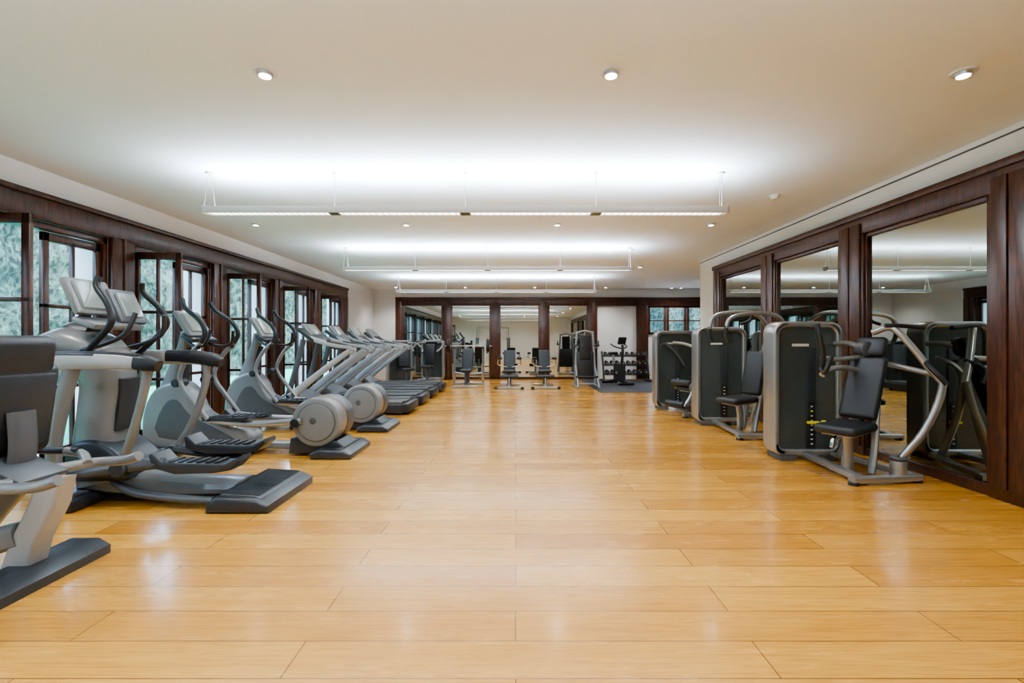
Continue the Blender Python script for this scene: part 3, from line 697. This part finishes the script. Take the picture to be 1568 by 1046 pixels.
def seated(name):
    b=B(name)
    b.ring(rrect(-.38,.04,.38,1.3,.1),rrect(-.32,.1,.32,1.24,.06),.3,.5,'steel'); b.prism(rrect(-.33,.09,.33,1.25,.06),.34,.46,'panel',0)
    for x in (-.3,.3): b.sweep([(x,-.6,.035),(x,.5,.035)],.035,'steel',b=.03,up=(0,0,1),ex=4,sm=1)
    b.sweep([(-.34,-.58,.035),(.34,-.58,.035)],.035,'steel',b=.03,up=(0,0,1),ex=4,sm=1)
    b.sweep([(0,-.15,.03),(0,-.15,.45)],.04,'mid',sm=1); b.sweep([(-.3,-.15,.06),(.3,-.15,.06)],.03,'steel',sm=1)
    b.box((0,-.18,.47),(.36,.38,.08),'pad',.035,seg=4); b.box((0,.08,.85),(.32,.08,.66),'pad',.035,rot=(math.radians(-10),0,0),seg=4)
    b.sweep([(0,.1,.1),(0,.14,.6),(0,.2,1.1)],.035,'mid')
    for sx in (-1,1):
        b.sweep([(sx*.2,.25,1.22),(sx*.42,.1,1.2),(sx*.46,-.2,1.05),(sx*.38,-.35,.95)],.025,'steel'); b.sweep([(sx*.38,-.3,.96),(sx*.36,-.42,.94)],.022,'dark',sm=1)
        b.box((sx*.42,-.1,.95),(.06,.14,.3),'pad',.025)
    return b
s0=seated('pec_fly_machine').finish(loc=(-3.2,14.3,0)); s0.rotation_euler=(0,0,math.radians(35)); dup(s0,(-2.75,15.75,0),math.radians(-10))
b=B('dumbbell_rack')
for sx in (-1,1):
    b.sweep([(sx*.7,-.3,.03),(sx*.7,.3,.03)],.04,'char',b=.03,up=(0,0,1),ex=4,sm=1)
    b.sweep([(sx*.7,-.15,.04),(sx*.7,.0,.5),(sx*.7,.22,.92)],.03,'char',b=.05,sm=1)
for k,(y,z) in enumerate(((-.16,.24),(-.02,.52),(.14,.8))):
    for dy in (-.07,.07): b.box((0,y+dy,z+dy*.25),(1.42,.04,.03),'char',.006,rot=(math.radians(12),0,0))
    n=8
    for i in range(n):
        x=-.6+1.2*i/(n-1); r=.062-.006*k
        b.cyl((x,y-.09,z+.055),(x,y-.03,z+.06),r,'dark',seg=12,bev=.006); b.cyl((x,y+.03,z+.07),(x,y+.10,z+.08),r,'dark',seg=12,bev=.006)
        b.cyl((x,y-.05,z+.06),(x,y+.05,z+.07),.015,'chrome',seg=8); b.cyl((x,y-.094,z+.055),(x,y-.089,z+.055),r*.55,'steel',seg=12)
b.finish(loc=(3.45,15.6,.012))
b=B('upright_exercise_bike')
for yy in (-.45,.45): b.b2((-.25,yy-.05,0),(.25,yy+.05,.07),'dark',.02)
b.sweep([(0,-.45,.06),(0,0,.12),(0,.45,.06)],.05,'char',b=.04)
b.prism([(-.06,.12),(-.06,.6),(.06,.6),(.06,.12)],-.15,.35,'char',.03)
b.sweep([(0,-.12,.3),(0,-.2,.6),(0,-.24,.85)],.035,'steel'); b.box((0,-.26,.9),(.2,.28,.08),'pad',.035,seg=4)
b.sweep([(0,.2,.5),(0,.28,.9),(0,.26,1.15)],.04,'char'); b.box((0,.24,1.27),(.26,.05,.22),'char',.02,rot=(math.radians(-20),0,0))
b.sweep([(-.22,-.02,1.18),(-.2,.18,1.1),(0,.26,1.05),(.2,.18,1.1),(.22,-.02,1.18)],.018,'dark')
for sx in (-1,1): b.sweep([(0,.1,.36),(sx*.12,.1,.36),(sx*.13,.1+.12*sx,.30)],.016,'steel'); b.box((sx*.18,.1+.12*sx,.30),(.1,.09,.03),'dark',.008)
b.finish(loc=(3.0,14.6,.012),rz=math.radians(200))
# cable machine behind the camera, seen in the far mirrors
b=B('cable_crossover_machine')
for x in (-1.1,1.1):
    b.b2((x-.2,-.35,0),(x+.2,.35,.06),'steel',.015)
    for yy in (-.12,.12): b.sweep([(x,yy,.05),(x,yy,2.2)],.03,'steel',sm=1)
    b.b2((x-.09,-.09,.08),(x+.09,.09,.85),'dark',.01)
    b.b2((x-.11,-.14,.06),(x+.11,-.12,1.5),'panel',.004)
b.sweep([(-1.12,0,2.22),(1.12,0,2.22)],.05,'steel',sm=1)
for x in (-.95,.95): b.sweep([(x,0,2.15),(x,0,1.5)],.006,'dark',sm=1); b.sweep([(x-.06,0,1.4),(x,0,1.5),(x+.06,0,1.4),(x-.06,0,1.4)],.012,'dark',sm=1)
b.finish(loc=(-1.6,-1.7,0))

# ------------------------------------------------------------------ camera
cam=bpy.data.cameras.new('camera'); co=bpy.data.objects.new('camera',cam); scene.collection.objects.link(co)
co.location=(0,0,1.28); co.rotation_euler=(math.radians(90),0,0)
cam.sensor_width=36; cam.lens=36*760/1568; cam.shift_x=-.0035; cam.shift_y=-.0006; cam.clip_start=.05; cam.clip_end=200
scene.camera=co
